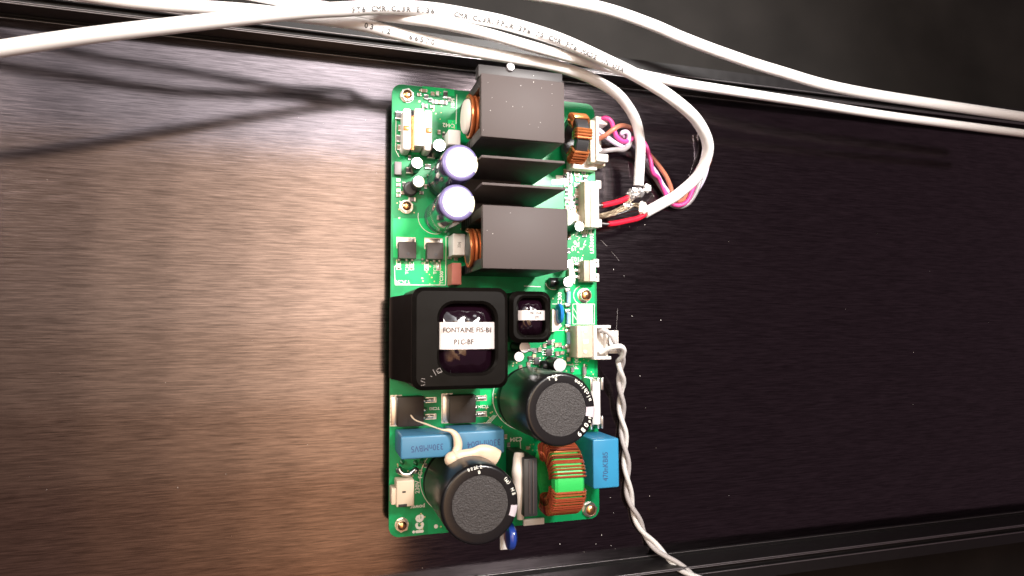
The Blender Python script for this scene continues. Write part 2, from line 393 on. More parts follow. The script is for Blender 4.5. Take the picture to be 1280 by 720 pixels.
# standoffs with hex nuts in the mounting holes
def hexnut(px, py, flat=False, covered=False):
    c = W(px, py, 0.8); r = 8.3 * mmpx(px, py, 0.8); mb = MB()
    pts = [(c.x + r * math.cos(a * PI / 3 + .3), c.y + r * math.sin(a * PI / 3 + .3)) for a in range(6)]
    mb.lathe((c.x, c.y, 0.0), [(r * 1.04, 0.002), (r * 1.04, 0.05), (r * .6, .06)], 28)
    if not flat: mb.prism(pts, 0.05, 1.7)
    mb.lathe((c.x, c.y, 0.0), [(r * 0.86, 1.7 if not flat else 0.1), (r * 0.82, 1.82), (r * 0.74, 1.84), (r * 0.70, 1.5)], 28)
    n = mb.build('standoff_nut', 'tin', cb, (c.x, c.y, 0))
    mb = MB(); mb.lathe((c.x, c.y, 0), [(r * .72, 1.4), (r * .70, 1.75), (r * .5, 2.15), (r * .25, 2.35), (0, 2.38)], 24); mb.build('screw', 'brass', n)
    mb = MB(); mb.prism(pts, FLOOR, -1.62); mb.build('post', 'brass', n)
for a in ((509, 119), (508, 258), (502.5, 656.5), (731.5, 369, True), (737.5, 637)): hexnut(*a)

# ---- electrolytic capacitors
def can(px, py, rpx, h, kind, label=None, z0=0.35):
    c = W(px, py, h); r = rpx * mmpx(px, py, h); x, y = c.x, c.y
    if kind == 'big':
        mb = MB(); mb.lathe((x, y, 0), [(r * .9, z0), (r * 1.0, z0 + .6), (r, 2.2), (r * .955, 2.9), (r * .955, 3.5), (r, 4.2), (r, h - 1.2), (r * .985, h - .5), (r * .95, h - .08), (r * .90, h), (r * .73, h), (r * .715, h - .25), (0, h - .25)], 72, mis=[0] * 8 + [1] * 4)
        o = mb.build('electrolytic_capacitor', ['sleeve_black', 'rim_black'], cb, (x, y, 0), label)
        mb = MB(); mb.lathe((x, y, 0), [(r * .722, h - .24), (r * .715, h - .1), (0, h - .1)], 64); mb.build('top_disc', 'disc_black', o)
    else:
        mm = ['sleeve_purple', 'rim_purple'] if kind == 'purple' else ['sleeve_black', 'rim_black']
        mb = MB(); rr = .775 if kind == 'purple' else .92
        mb.lathe((x, y, 0), [(r * .9, z0), (r, z0 + .5), (r, h * .1), (r * .94, h * .14), (r * .94, h * .16), (r, h * .2), (r, h - .7), (r * .97, h - .25), (r * .92, h), (r * rr, h), (r * (rr - .02), h - .15), (0, h - .15)], 48, mis=[0] * 6 + [1] * 5)
        o = mb.build('electrolytic_capacitor', mm, cb, (x, y, 0), label)
        mb = MB(); R = r * (rr - .01); mb.lathe((x, y, 0), [(R, h - .14), (R * .98, h - .03), (R * .5, h - .0), (0, h)], 40); mb.build('top_disc', 'aluminium', o)
    return o, x, y, r
m = mat('disc_black', (0.040, 0.037, 0.038), 0.5, 0.0, 0.5, noise=0.95, nscale=2300, bump=1.0, bscale=2000)
def stripe(o, x, y, r, h, a_deg, half, m, r_in):
    mb = MB(); a0, a1 = math.radians(a_deg - half), math.radians(a_deg + half)
    mb.lathe((x, y, 0), [(r * 1.004, 4.6), (r * 1.004, h - 1.2), (r * .99, h - .48), (r * .955, h - .05), (r * .905, h + .03), (r * r_in, h + .03)], 12, a0=a0, a1=a1)
    return mb.build('polarity_stripe', m, o)
def ring_text(o, x, y, r, h, s, a_mid, step, size, m='silk', flip=1, bold=.05, sx=1.0):
    mb = MB(); n = len(s)
    for i, chh in enumerate(s):
        if chh == ' ': continue
        a = math.radians(a_mid + flip * -step * (i - (n - 1) / 2))
        add_text(mb, chh, (x + r * math.cos(a), y + r * math.sin(a), h + .03), size, a + (-PI / 2 if flip > 0 else PI / 2), sx, bold)
    mb.build('print', m, o)
o, x, y, r = can(701.5, 512, 43.3, 35, 'big', 'large black snap-in capacitor with speckled top beside the fuse')
stripe(o, x, y, r, 35, -6, 9, 'stripe_grey', .73)
ring_text(o, x, y, r * .87, 35, 'nichicon', 38, 6.3, 1.9, flip=-1)
ring_text(o, x, y, r * .86, 35, '680', -42, 10.5, 2.3, flip=-1, bold=.08); ring_text(o, x, y, r * .88, 35, '\u00b5F', -20, 6, 1.5, flip=-1)
ring_text(o, x, y, r * .90, 35, 'T', 112, 6, 1.7, flip=1); ring_text(o, x, y, r * .92, 35, 'L2', 101, 6, 1.3, flip=1); ring_text(o, x, y, r * .83, 35, 'B', 100, 6, 1.3, flip=1)
o, x, y, r = can(600.5, 631, 48.5, 35, 'big', 'large black snap-in capacitor at the lower end of the board under beige glue')
stripe(o, x, y, r, 35, -14, 9, 'stripe_grey', .80)
ring_text(o, x, y, r * .93, 35, 'L2', 92, 6, 1.4, flip=1); ring_text(o, x, y, r * .8, 35, 'B', 92, 6, 1.4, flip=1); ring_text(o, x, y, r * .92, 35, 'B22', 104, 5, 1.2)
ring_text(o, x, y, r * .88, 35, '(M)', 38, 5, 1.4, flip=-1); ring_text(o, x, y, r * .9, 35, 'EH', 17, 7, 1.4, flip=-1)
for px, py in ((575.5, 203), (571.5, 253)):
    o, x, y, r = can(px, py, 22.8, 30, 'purple', 'silver-topped purple capacitor nearer the upper heatsink' if py < 220 else 'silver-topped purple capacitor leaning over its mounting nut')
    stripe(o, x, y, r, 30, -4, 27, 'stripe_cream', .77)
for px, py, rp, h in ((549.5, 181.5, 8.3, 11), (521.5, 203.5, 7.6, 9), (523.5, 227, 7.8, 9), (710.5, 352.5, 6.6, 12), (724.5, 283, 6.2, 12), (649, 446, 6.4, 12), (656, 434, 7.2, 12), (700, 456.5, 8.5, 11), (712, 330, 5.5, 8)):
    o, x, y, r = can(px, py, rp, h, 'small'); stripe(o, x, y, r, h, 20, 22, 'stripe_cream', .84)

# ---- two black tunnel heatsinks with fin plates, coils inside
def heatsink(px0, y0, px1, y1, h, lab):
    xa, xb, ya, yb = rectpx(px0, y0, px1, y1, h); t = 3.6
    mb = MB(); mb.box(xa, xb, ya, yb, h - 2.4, h, .22)
    o = mb.build('heatsink', 'heatsink', cb, ((xa + xb) / 2, (ya + yb) / 2, 0.1), lab)
    for k, (a, b) in enumerate(((ya + .15, ya + t), (yb - t, yb - .15))):
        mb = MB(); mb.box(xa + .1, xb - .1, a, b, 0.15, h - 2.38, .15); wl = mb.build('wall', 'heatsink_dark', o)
        for q in range(5):
            sl = MB(); zz = 2.5 + q * 3.1
            sl.box(xa + .02, xa + .5, a + .1, b - .5, zz, zz + 1.5, 0); sl.build('slot', 'slot_black', o)
    return o, xa, xb, ya, yb
hs1, ax, bx, a1, b1 = heatsink(601.5, 97, 705.5, 174.5, 33, 'upper black tunnel heatsink with dusty grey top')
hs2, cx, dx, c1, d1 = heatsink(603.5, 258.5, 709.5, 336.5, 33, 'lower black tunnel heatsink with plain grey top')
def fin(pxl, py, pxr, h, foot, par):
    xa, xb, ya, yb = rectpx(pxl, py - 1.6, pxr, py + 1.6, h)
    mb = MB(); mb.box(xa, xb, ya, yb, .15, h, .12); f = mb.build('fin_plate', 'heatsink', par)
    mb = MB(); mb.box(xa - .5, xb - 6, ya - 6.4, ya - .02, 2.2, 3.0, .1); mb.build('fin_foot', 'heatsink', par)
fin(602, 199, 706, 33, True, hs1)
fin(602.5, 232.5, 707, 33, True, hs2)
# strip and screw at the far side of the upper heatsink
xa, xb, ya, yb = rectpx(598, 86, 703, 97, 30)
mb = MB(); mb.box(xa, xb, b1 + .02, yb, 26, 30, .2); st = mb.build('rear_strip', 'heatsink_dark', hs1)
p = W(639, 83, 31.2); mb = MB(); mb.lathe((p.x, p.y, 30.02), [(1.45, 0), (1.5, .5), (1.2, 1.0), (.5, 1.2), (0, 1.2)], 20); mb.build('screw', 'aluminium', hs1)
def coil(px, py, z, r, n, flange):
    c = W(px, py, z)
    path = []; pitch = 1.55
    for k in range(n * 28 + 1): a = 2 * PI * k / 28; path.append((c.x + pitch * k / 28, c.y + r * math.cos(a), z + r * math.sin(a)))
    mb = MB(); mb.tube(path, .70, 8); o = mb.build('coil', 'copper_wire', cb)
    mb = MB(); mb.lathe((c.x + .3, c.y, z), [(0, 0), (r - .9, 0), (r - .9, pitch * n + 6), (0, pitch * n + 6)], 30, axis='X'); mb.build('coil_core', 'core_black', o)
    if flange:
        mb = MB(); mb.lathe((c.x - 2.1, c.y, z), [(0, 0), (r * .5, .1), (r * .75, .5), (r * .84, 1.1), (r * .86, 1.8), (r * .6, 2.0), (0, 2.0)], 36, axis='X'); mb.build('coil_end', 'bobbin_white', o)
coil(585, 146, 18, 7.0, 8, True)
coil(584, 310, 17, 6.2, 8, False)

# ---- transformers: black cover with a window, wound bobbin and paper label inside
def trafo(outer, win, h, lab, ledge=None):
    xa, xb, ya, yb = rectpx(*outer, h); wa, wb_, va, vb = rectpx(*win, h)
    mb = MB(); po = rounded(xa, xb, ya, yb, 3.4, 6); pi_ = rounded(wa, wb_, va, vb, min(5.2, (wb_ - wa) * .28), 6); n = len(po)
    e = 1.3
    cxm, cym = (xa + xb) / 2, (ya + yb) / 2
    def ins(p, k, c): return (c[0] + (p[0] - c[0]) * k, c[1] + (p[1] - c[1]) * k)
    po2 = rounded(xa + e, xb - e, ya + e, yb - e, 2.6, 6); pi2 = rounded(wa - .8, wb_ + .8, va - .8, vb + .8, min(5.8, (wb_ - wa) * .3), 6)
    rings = [[(*p, .3) for p in po], [(*p, h - e) for p in po], [(*p, h) for p in po2], [(*p, h) for p in pi2], [(*p, h - .8) for p in pi_], [(*p, h - 9) for p in pi_]]
    vs = [v for r_ in rings for v in r_]; fs = []
    for j in range(len(rings) - 1):
        for i in range(n): fs.append((j * n + i, j * n + (i + 1) % n, (j + 1) * n + (i + 1) % n, (j + 1) * n + i))
    mb.add(vs, fs, 0, True)
    if ledge: 
        la = W(ledge, (outer[1] + outer[3]) / 2, 8).x; pr = [(la, .3), (la, 9), (la + .5, 10.5), (xa + .25, h - 1.6), (xa + .25, .3)]; n5 = len(pr); y5 = (ya + 2.2, yb - 2.2)
        mb.add([(x5, y5[0], z5) for x5, z5 in pr] + [(x5, y5[1], z5) for x5, z5 in pr], [tuple(range(n5)), tuple(range(2 * n5 - 1, n5 - 1, -1))] + [(k, n5 + k, n5 + (k + 1) % n5, (k + 1) % n5) for k in range(n5)], 0, False)
    o = mb.build('transformer', 'ferrite_cover', cb, (cxm, cym, 0), lab, sharp=22)
    # bulging tape-wrapped winding
    mb = MB(); nu, nv = 26, 26; vs = []
    for j in range(nv + 1):
        for i in range(nu + 1):
            u, v = i / nu, j / nv; X = wa - .4 + (wb_ - wa + .8) * u; Y = va - .4 + (vb - va + .8) * v
            bul = (1 - (2 * u - 1) ** 4) * (1 - abs(2 * v - 1) ** 3)
            z = h - 4.5 + 3.6 * bul + .22 * math.sin(u * 23 + v * 9) * math.sin(v * 17 + u * 5) * (1 - abs(2 * v - 1) * .3)
            vs.append((X, Y, z))
    mb.add(vs, [(j * (nu + 1) + i, j * (nu + 1) + i + 1, (j + 1) * (nu + 1) + i + 1, (j + 1) * (nu + 1) + i) for j in range(nv) for i in range(nu)], 0, True)
    mb.build('winding', 'tape_purple', o, sharp=180)
    return o, (wa, wb_, va, vb)
tr, win = trafo((515.5, 359, 636, 487), (549.5, 379, 620, 467), 30, 'big black transformer with a paper label in its window', 489.5)
def paper(o, win, h, v0, v1, lines, size, dxs, bold=.05):
    wa, wb_, va, vb = win; mb = MB(); nu = 14; vs = []
    Y0 = va + (vb - va) * v0; Y1 = va + (vb - va) * v1
    for j in range(2):
        for i in range(nu + 1):
            u = i / nu; vs.append((wa + (wb_ - wa) * (.01 + .98 * u), (Y0, Y1)[j], h - .18 - 1.2 * abs(2 * u - 1) ** 6 + .05 * math.sin(9 * u)))
    mb.add(vs, [(i, i + 1, nu + 2 + i, nu + 1 + i) for i in range(nu)], 0, True); lb = mb.build('label', 'label_paper', o)
    mb = MB()
    for (s, v), d in zip(lines, dxs): add_text(mb, s, ((wa + wb_) / 2 + d, Y0 + (Y1 - Y0) * v, h - .06), size, 0, .92, bold)
    mb.build('label_print', 'ink', o)
paper(tr, win, 30, .345, .73, [('FONTAINE FIS-B1', .70), ('P1C-BF', .26)], 2.3, (-.1, -1.4), .035)
mb = MB()
for pts in ([(531, 474), (527, 473), (526, 476), (531, 478), (531, 481), (526, 482)], [(538, 470), (540, 471)], [(541, 462), (545, 469)], [(546, 462), (550, 460), (552, 464), (548, 467), (545, 463), (551, 466), (553, 464)]):
    mb.tube([W(x, y, 30.02) for x, y in pts], .13, 5)
mb.build('chalk_mark', 'chalk', tr)
ts, win2 = trafo((637.5, 364, 690, 428.5), (648.5, 372, 683, 419), 20, 'small black transformer with a label strip')
paper(ts, win2, 20, .40, .66, [('FJC 15-B', .72), ('ZPS', .28)], 1.25, (1.2, 1.6), .02)

# ---- film and box capacitors
def boxcap(x0, y0, x1, y1, h, m, name, bev=.5, lab=None, z0=.3, shrink=0.0):
    xa, xb, ya, yb = rectpx(x0, y0, x1, y1, h); mb = MB(); mb.box(xa, xb, ya, yb, z0, h, bev, seg=3)
    return mb.build(name, m, cb, None, lab), xa, xb, ya, yb
def toptext(o, s, px, py, h, size, rot, m='ink_blue', bold=.02, sx=.85):
    mb = MB(); p = W(px, py, h); add_text(mb, s, (p.x, p.y, h + .03), size, math.radians(rot), sx, bold); mb.build('print', m, o)
o, *_ = boxcap(501, 544, 566, 573, 17, 'film_blue', 'film_capacitor', .7, 'blue film capacitor printed 330nMBV5'); toptext(o, '330nMBV5', 534, 559.5, 17, 2.9, 182)
o, *_ = boxcap(567, 538.5, 631, 568.5, 17, 'film_blue', 'film_capacitor', .7, 'blue film capacitor printed 330nMB04'); toptext(o, '330nMB04', 605, 554, 17, 3.2, 182)
o, *_ = boxcap(741.5, 548.5, 774, 610.5, 17, 'film_blue_lit', 'film_capacitor', .6, 'blue film capacitor printed 470nKB85'); toptext(o, '470nKB85', 757, 583, 17, 2.9, 90)
o, *_ = boxcap(566, 292, 582, 319, 9, 'film_white', 'film_capacitor', .4); toptext(o, '22nJ', 574, 306, 9, 1.4, 90, 'ink_grey')
boxcap(565, 328.5, 577, 356, 9, 'film_red', 'film_capacitor', .3, 'reddish brown box capacitor')
boxcap(560.5, 162, 576, 181, 10, 'film_white', 'film_capacitor', .4)

# ---- power transistors
def d2pak(x0, y0, x1, y1, h, m, tabside, leads):
    xa, xb, ya, yb = rectpx(x0, y0, x1, y1, h); mb = MB(); mb.box(xa, xb, ya, yb, .25, h, .25)
    o = mb.build('transistor', m, cb)
    tb_ = MB()
    if tabside == 'N': tb_.box(xa + .15, xb - .15, yb - .6, yb + 1.7, .08, 1.2, .12)
    else: tb_.box(xa - 1.8, xa + .6, ya + .15, yb - .15, .08, 1.2, .12)
    tb_.build('tab', 'tin', o)
    pd = MB()
    if tabside == 'N': pd.box(xa - .35, xb + .35, yb - 2, yb + 2.2, .036, .06)
    else: pd.box(xa - 2.1, xa + 2, ya - .35, yb + .35, .036, .06)
    pd.build('pad', 'solder', o)
    for k in leads:
        ld = MB(); t = .55
        if tabside == 'N':
            X = xa + (xb - xa) * k; ln = 3.3 if k != .5 else .9
            ld.tube([(X, ya + .3, 1.6), (X, ya - .5, 1.6), (X, ya - 1.1, .9), (X, ya - 1.4, .3), (X, ya - ln, .25)], [(t, .25)] * 5, 8)
            if k != .5: ld.box(X - .8, X + .8, ya - 3.7, ya - .8, .036, .1, 0); ld.ball((X, ya - 2.9, .25), .6, .7, .35, n=10, m=6)
        else:
            Y = yb - (yb - ya) * k; ln = 4.2 if k != .5 else 1.0
            ld.tube([(xb - .3, Y, 2.2), (xb + .7, Y, 2.2), (xb + 1.4, Y, 1.2), (xb + 1.8, Y, .3), (xb + ln, Y, .25)], [(t * 1.1, .3)] * 5, 8)
            if k != .5: ld.box(xb + 1.2, xb + 5.2, Y - 1.0, Y + 1.0, .036, .1, 0); ld.ball((xb + 3.2, Y, .25), .9, .7, .4, n=10, m=6)
        ld.build('lead', 'solder', o)
    return o, xa, xb, ya, yb
for bx0, by0, bx1, by1 in ((498.5, 302, 520.5, 323), (534, 303, 554.5, 324)):
    o, xa, xb, ya, yb = d2pak(bx0, by0, bx1, by1, 4.4, 'mosfet', 'N', (.08, .5, .83))
    mb = MB(); mb.lathe(((xa + xb) / 2 + .2, ya + 1.6, 4.38), [(.65, .03), (.6, .04), (0, .04)], 16); mb.build('pin_mark', 'chip', o)
for bx0, by0, bx1, by1 in ((497, 496, 530, 533), (562, 494, 595, 529)):
    d2pak(bx0, by0, bx1, by1, 4.6, 'mosfet_shaded', 'W', (.18, .5, .76))

# ---- white bobbin transformer near the upper left corner
xa, xb, ya, yb = rectpx(504, 134.5, 541, 188, 9)
mb = MB(); mb.box(xa + .4, xb - .4, ya + 3, yb - .5, .3, 7.6, .4); o = mb.build('signal_transformer', 'core_black', cb, None, 'white bobbin transformer with copper winding at the upper corner')
for a, b, y0_, y1_, h, mm in ((504, 514, 134.5, 187, 9, 'bobbin_white'), (518.5, 530, 135.5, 182, 10, 'bobbin_white'), (530.5, 540.5, 137, 188, 9, 'bobbin_white')):
    qa, qb, ra, rb = rectpx(a, y0_, b, y1_, h); mb = MB(); mb.box(qa, qb, ra, rb, .5, h, .9 if a != 518.5 else .3, seg=3); mb.build('bobbin_lobe', mm, o)
for px, py in ((508, 160), (536, 163)):
    p = W(px, py, 9.2); mb = MB(); mb.box(p.x - 1.0, p.x + 1.0, p.y - .9, p.y + .9, 8.6, 9.5, .3); mb.build('clip', 'copper_wire', o)
p = W(515.5, 165, 9); mb = MB()
for k in range(3): mb.tube([(p.x - .3 + .45 * k, p.y - 6, 7.7), (p.x - .3 + .45 * k, p.y + 6, 7.7 + .2 * k)], .28, 8)
mb.build('winding', 'copper_wire', o)

# ---- toroids
def toroid(cx_, cy_, cz, R, r_in, wd, core, windings, wire_r, wm, lab, tilt=0.0):
    mb = MB(); e = wd * .08
    mb.lathe((cx_, cy_, cz), [(r_in, -wd / 2 + e), (r_in + e, -wd / 2), (R - e, -wd / 2), (R, -wd / 2 + e), (R, wd / 2 - e), (R - e, wd / 2), (r_in + e, wd / 2), (r_in, wd / 2 - e), (r_in, -wd / 2 + e)], 64, axis='X')
    o = mb.build('toroid_core', core, cb, None, lab, sharp=30)
    for a0, a1, n in windings:
        mb = MB(); w_ = wire_r
        for k in range(n):
            a = math.radians(a0 + (a1 - a0) * (k + .5) / n) + random.uniform(-.022, .022); da = math.radians((a1 - a0) / n) * .8
            loop = []
            hx, ro, ri = wd / 2 + w_, R + w_ + random.uniform(0, .12), r_in - w_
            for sx_, rr, t in ((-1, (ri + ro) / 2, 0), (-1, ro - .5, .2), (-.93, ro, .25), (.93, ro, .55), (1, ro - .5, .6), (1, (ri + ro) / 2, .7), (1, ri + .5, .8), (.9, ri, .82), (-.9, ri, .98), (-1, ri + .5, 1.0)):
                aa = a + (t - .4) * da * .6
                loop.append((cx_ + sx_ * hx, cy_ + rr * math.cos(aa), cz + rr * math.sin(aa)))
            mb.tube(loop, w_, 6, closed=True, mi=random.choice((0, 0, 1, 2)))
        mb.build('winding', [wm, 'copper_mid', 'copper_deep'] if wm == 'copper_dark' else [wm, wm, 'copper_mid'], o)
    return o
pt = W(715.5, 607, 27.5)
toroid(pt.x, W(715, 607, 27).y, 14.2, 11.8, 6.6, 10.6, 'core_green', ((100, 203, 20), (-26, 79, 20)), .385, 'copper_dark', 'common-mode choke with red copper windings on a green ring')
pt = W(730, 166, 14)
tt = toroid(W(729.5, 166, 19).x, W(729.5, 166, 19).y, 10.6, 8.6, 5.6, 5.0, 'core_black', ((80, 104, 4), (12, 50, 5), (134, 182, 6)), .5, 'copper_wire', 'small black toroid with copper wire bundles')

# ---- black ribbed choke slab, white glue bead beside it
xa, xb, ya, yb = rectpx(655, 573, 672, 646, 22); mb = MB(); mb.box(xa, xb, ya, yb, .3, 22, .4)
o = mb.build('slab_inductor', 'core_black', cb, None, 'black ribbed slab between the lower capacitor and the choke')
for k in (.35, .62): mb = MB(); X = xa + (xb - xa) * k; mb.box(X, X + .5, ya + 1, yb - .6, 21.9, 22.35, .12); mb.build('rib', 'heatsink', o)
mb = MB(); mb.tube(pxpath([(649, 566, 17), (648, 585, 18), (648.5, 605, 18), (650, 625, 18), (650.5, 648, 17)], 6), [1.3 + 1.0 * math.sin(PI * min(1, k / 24 + .12)) * (1 + .12 * math.sin(k)) for k in range(25)], 14)
mb.build('glue_bead', 'silicone_white', cb)
xa, xb, ya, yb = rectpx(654, 648, 680, 656, 1); mb = MB(); mb.box(xa, xb, ya, yb, .1, 1.5, .2); mb.build('insulator_foot', 'film_white', cb)

# ---- beige glue strand over the blue capacitors and the lower capacitor
path = pxpath([(513.5, 519, 6), (519, 525, 8.5), (535, 531, 14), (552, 537, 18.2), (563, 538.5, 18.6), (570, 545, 18.8), (572.5, 557, 18.8), (569, 568, 19.5), (565, 575, 20)], 6)
n = len(path); mb = MB(); mb.tube(path, [(.28 + .15 * math.sin(k * .7) * .3) if k < 18 else .28 + 1.25 * min(1, (k - 18) / 16) for k in range(n)], 12)
path2 = pxpath([(562, 576, 20), (574, 572, 20.5), (590, 568, 20), (601, 564.5, 19.5), (612, 568, 19.5), (622, 572.5, 19)], 6); n2 = len(path2)
mb.tube(path2, [(1.9 + .28 * math.sin(k * .33) + .03 * k, 1.3) for k in range(n2)], 14)
p = W(565, 574, 20); mb.ball(p, 2.6, 2.6, 2.2); p = W(571, 583, 16); mb.ball(p, 3.6, 3.2, 3.5)
p = W(560, 592, 12); mb.ball(p, 3.0, 3.6, 2.6)
mb.build('glue_strand', 'silicone', cb, None, 'beige silicone glue strand trailing over the blue capacitors')

# ---- lower left: fuse clip, cream connector, blue varistor
xa, xb, ya, yb = rectpx(491, 600.5, 518, 634, 7); mb = MB(); mb.box(xa + 1.2, xb, ya, yb, .3, 7, .5, seg=3)
o = mb.build('power_header', 'plastic_cream', cb, None, 'cream power connector next to the 230V print')
mb = MB(); mb.box(xa - .4, xa + 1.4, ya + .8, yb - 2.6, .3, 6.2, .35); mb.build('latch', 'plastic_cream', o)
p = W(505, 615, 7); mb = MB(); mb.box(p.x - .6, p.x + .6, p.y - .3, p.y + .3, 7.0, 7.06); mb.build('pin_hole', 'ink', o)
p = W(503, 632, 7); mb = MB(); mb.box(p.x - 1.4, p.x + 1.6, p.y - .5, p.y + .5, 6.0, 7.05, .1); mb.build('pin_slot', 'ink', o)
mb = MB(); mb.tube(pxpath([(499, 586, 3), (503, 592, 3.6), (511, 593, 3.6), (518, 587, 3)], 5), .8, 10)
for px in (499, 519): mb.ball(W(px, 588, 2), 1.3, 1.3, 1.6)
mb.build('wire_jumper', 'tin', cb)
for px, py in ((503, 578), (520, 579), (528, 577)): mb = MB(); mb.lathe((*W(px, py, 1).xy, .1), [(1.0, 0), (.9, .6), (.4, 1.6), (.3, 3)], 14); mb.build('solder_joint', 'solder', cb)
p = W(642, 675, 14); mb = MB(); mb.lathe((p.x - 1.7, p.y, 9.5), [(0, 0), (2.6, .1), (4.2, .6), (4.7, 1.6), (4.5, 2.6), (3.4, 3.4), (0, 3.6)], 30, axis='X')
mb.build('varistor', 'ceramic_blue', cb, None, 'blue disc varistor at the lower edge')
xa, xb, ya, yb = rectpx(625.5, 675, 635, 687, 1); mb = MB(); mb.box(xa, xb, ya, -160.5, .1, 1.3, .2); mb.build('sleeve_tab', 'film_white', cb)
mb = MB(); mb.lathe((*W(548, 615, 4).xy, .2), [(0, 5.4), (3.4, 5.3), (3.9, 4.8), (3.9, 0)], 24); mb.build('disc_capacitor', 'plastic_cream', cb)

# ---- fuse in clips at the right edge
xa, xb, ya, yb = rectpx(741, 484, 752, 524, 8); mb = MB(); mb.lathe(((xa + xb) / 2, ya - 2, 6.0), [(0, 0), (1.9, 0), (2.0, .2), (2.0, yb - ya + 3.8), (1.9, yb - ya + 4), (0, yb - ya + 4)], 24, axis='Y')
o = mb.build('fuse', 'glass_fuse', cb, None, 'white tube fuse in metal clips')
for py in (480.5, 529):
    a, b, c, d = rectpx(738, py - 7.5, 757, py + 7.5, 8)
    for u in (0.0, 0.52, .82): mb = MB(); mb.box(a + (b - a) * u, a + (b - a) * (u + .14), c, d, .2, 8.2 - u * 1.5, .15); mb.build('clip', 'tin', o)
    mb = MB(); mb.box(a, b, c, d, .1, .5, .1); mb.build('clip_base', 'tin', o)
xa, xb, ya, yb = rectpx(728, 455, 735, 470, 2); mb = MB(); mb.tube([((xa + xb) / 2, yb, 1.2), ((xa + xb) / 2, ya, 1.2)], .55, 12); mb.build('axial_lead', 'tin', cb)
mb = MB(); mb.lathe(((xa + xb) / 2, ya + .6, 1.3), [(0, 0), (.8, 0), (.8, 2.8), (0, 2.8)], 16, axis='Y'); mb.build('glass_diode', 'chip_grey', cb)

# ---- headers at the right edge
def header(x0, y0, x1, y1, h, m, lab): 
    xa, xb, ya, yb = rectpx(x0, y0, x1, y1, h); mb = MB(); mb.box(xa, xb, ya, yb, .1, h, .2); return mb.build('header', m, cb, None, lab), xa, xb, ya, yb
# P102: long, with ears
o, xa, xb, ya, yb = header(731, 226, 738, 284, 7, 'plastic_beige', 'long white five-way header holding the red wires')
mb = MB(); q = W(747, 255, 6).x; mb.box(xb + .02, q, ya, yb, .1, 7.4, .3); mb.build('front_shell', 'plastic_white', o)
for py in (231, 279): c = W(750, py, 5); mb = MB(); mb.box(q - .3, q + 1.9, c.y - 1.6, c.y + 1.6, 2.0, 5.6, .25); mb.build('ear', 'plastic_white', o); mb = MB(); mb.lathe((q + .7, c.y + .3, 5.6), [(.32, .03), (0, .03)], 10); mb.build('ear_hole', 'ink', o)
# P103: three way
o, xa, xb, ya, yb = header(730, 325.5, 737, 351.5, 6, 'plastic_beige', 'small white three-way header with two ears')
mb = MB(); q = W(744.5, 338, 6).x; mb.box(xb + .02, q, ya, yb, .1, 6.3, .3); mb.build('front_shell', 'plastic_white', o)
for py in (329, 347): c = W(748, py, 5); mb = MB(); mb.box(q - .3, q + 1.9, c.y - 1.6, c.y + 1.6, 1.5, 5.2, .25); mb.build('ear', 'plastic_white', o); mb = MB(); mb.lathe((q + .6, c.y + .2, 5.2), [(.35, .03), (0, .03)], 10); mb.build('ear_hole', 'ink', o)
for py in (330, 338, 346):
    c = W(724, py, 2); mb = MB(); mb.box(c.x - 1.7, c.x + 1.9, c.y - .55, c.y + .55, .1, 1.6, .2); mb.build('pin', 'tin', o)
    mb = MB(); mb.box(c.x - .2, c.x + 1.6, c.y - .8, c.y + .8, .1, 1.9, .2); mb.build('pin_block', 'plastic_white', o)
# P100 with its translucent body
o, xa, xb, ya, yb = header(720.5, 407, 741, 447, 8, 'plastic_beige', 'beige two-way mains header')
mb = MB(); mb.box(xa + .1, xa + 2.0, ya - .05, yb + .05, .12, 8.5, .3); mb.build('back_wall', 'plastic_cream', o)
for py in (414, 440): c = W(731.5, py, 8); mb = MB(); mb.lathe((c.x, c.y, 8), [(.75, 0), (.7, .25), (.3, .5), (0, .5)], 16); mb.build('pin', 'plastic_white', o)
c = W(732, 427, 8); mb = MB(); mb.box(c.x - 1.1, c.x + 1.1, c.y - .85, c.y + .85, 7.9, 8.25, .1); mb.build('key', 'plastic_white', o)
# P101 header behind its plug
o, xa, xb, ya, yb = header(738, 150, 744, 203, 9, 'plastic_beige', 'beige header behind the pink and brown wires')
xa, xb, ya, yb = rectpx(712, 199, 746, 212, 4); mb = MB(); mb.box(xa, xb, ya, yb, .2, 4.6, .5); mb.build('connector_base', 'bobbin_white', cb)

# sticker (plain, white)
xa, xb, ya, yb = rectpx(721, 380.5, 741, 404, .1); mb = MB(); mb.box(xa, xb, ya, yb, .045, .12); mb.build('sticker', 'film_white', cb, None, 'small blank white sticker')

# blue disc and white glue in front of the resistors
mb = MB(); p = W(699, 393, 5); mb.lathe((p.x - .8, p.y + .3, 4.2), [(0, 0), (2.4, .1), (3.6, .5), (3.9, 1.1), (3.6, 1.7), (2.4, 2.0), (0, 2.1)], 28, axis='X'); mb.build('disc_capacitor', 'ceramic_sky', cb)
mb = MB(); mb.prism([tuple(W(x, y, 3).xy) for x, y in ((690, 386), (694, 388), (697, 398), (702, 407), (697, 413), (690, 415))], .1, 3.2); mb.build('glue_wedge', 'silicone_white', cb)

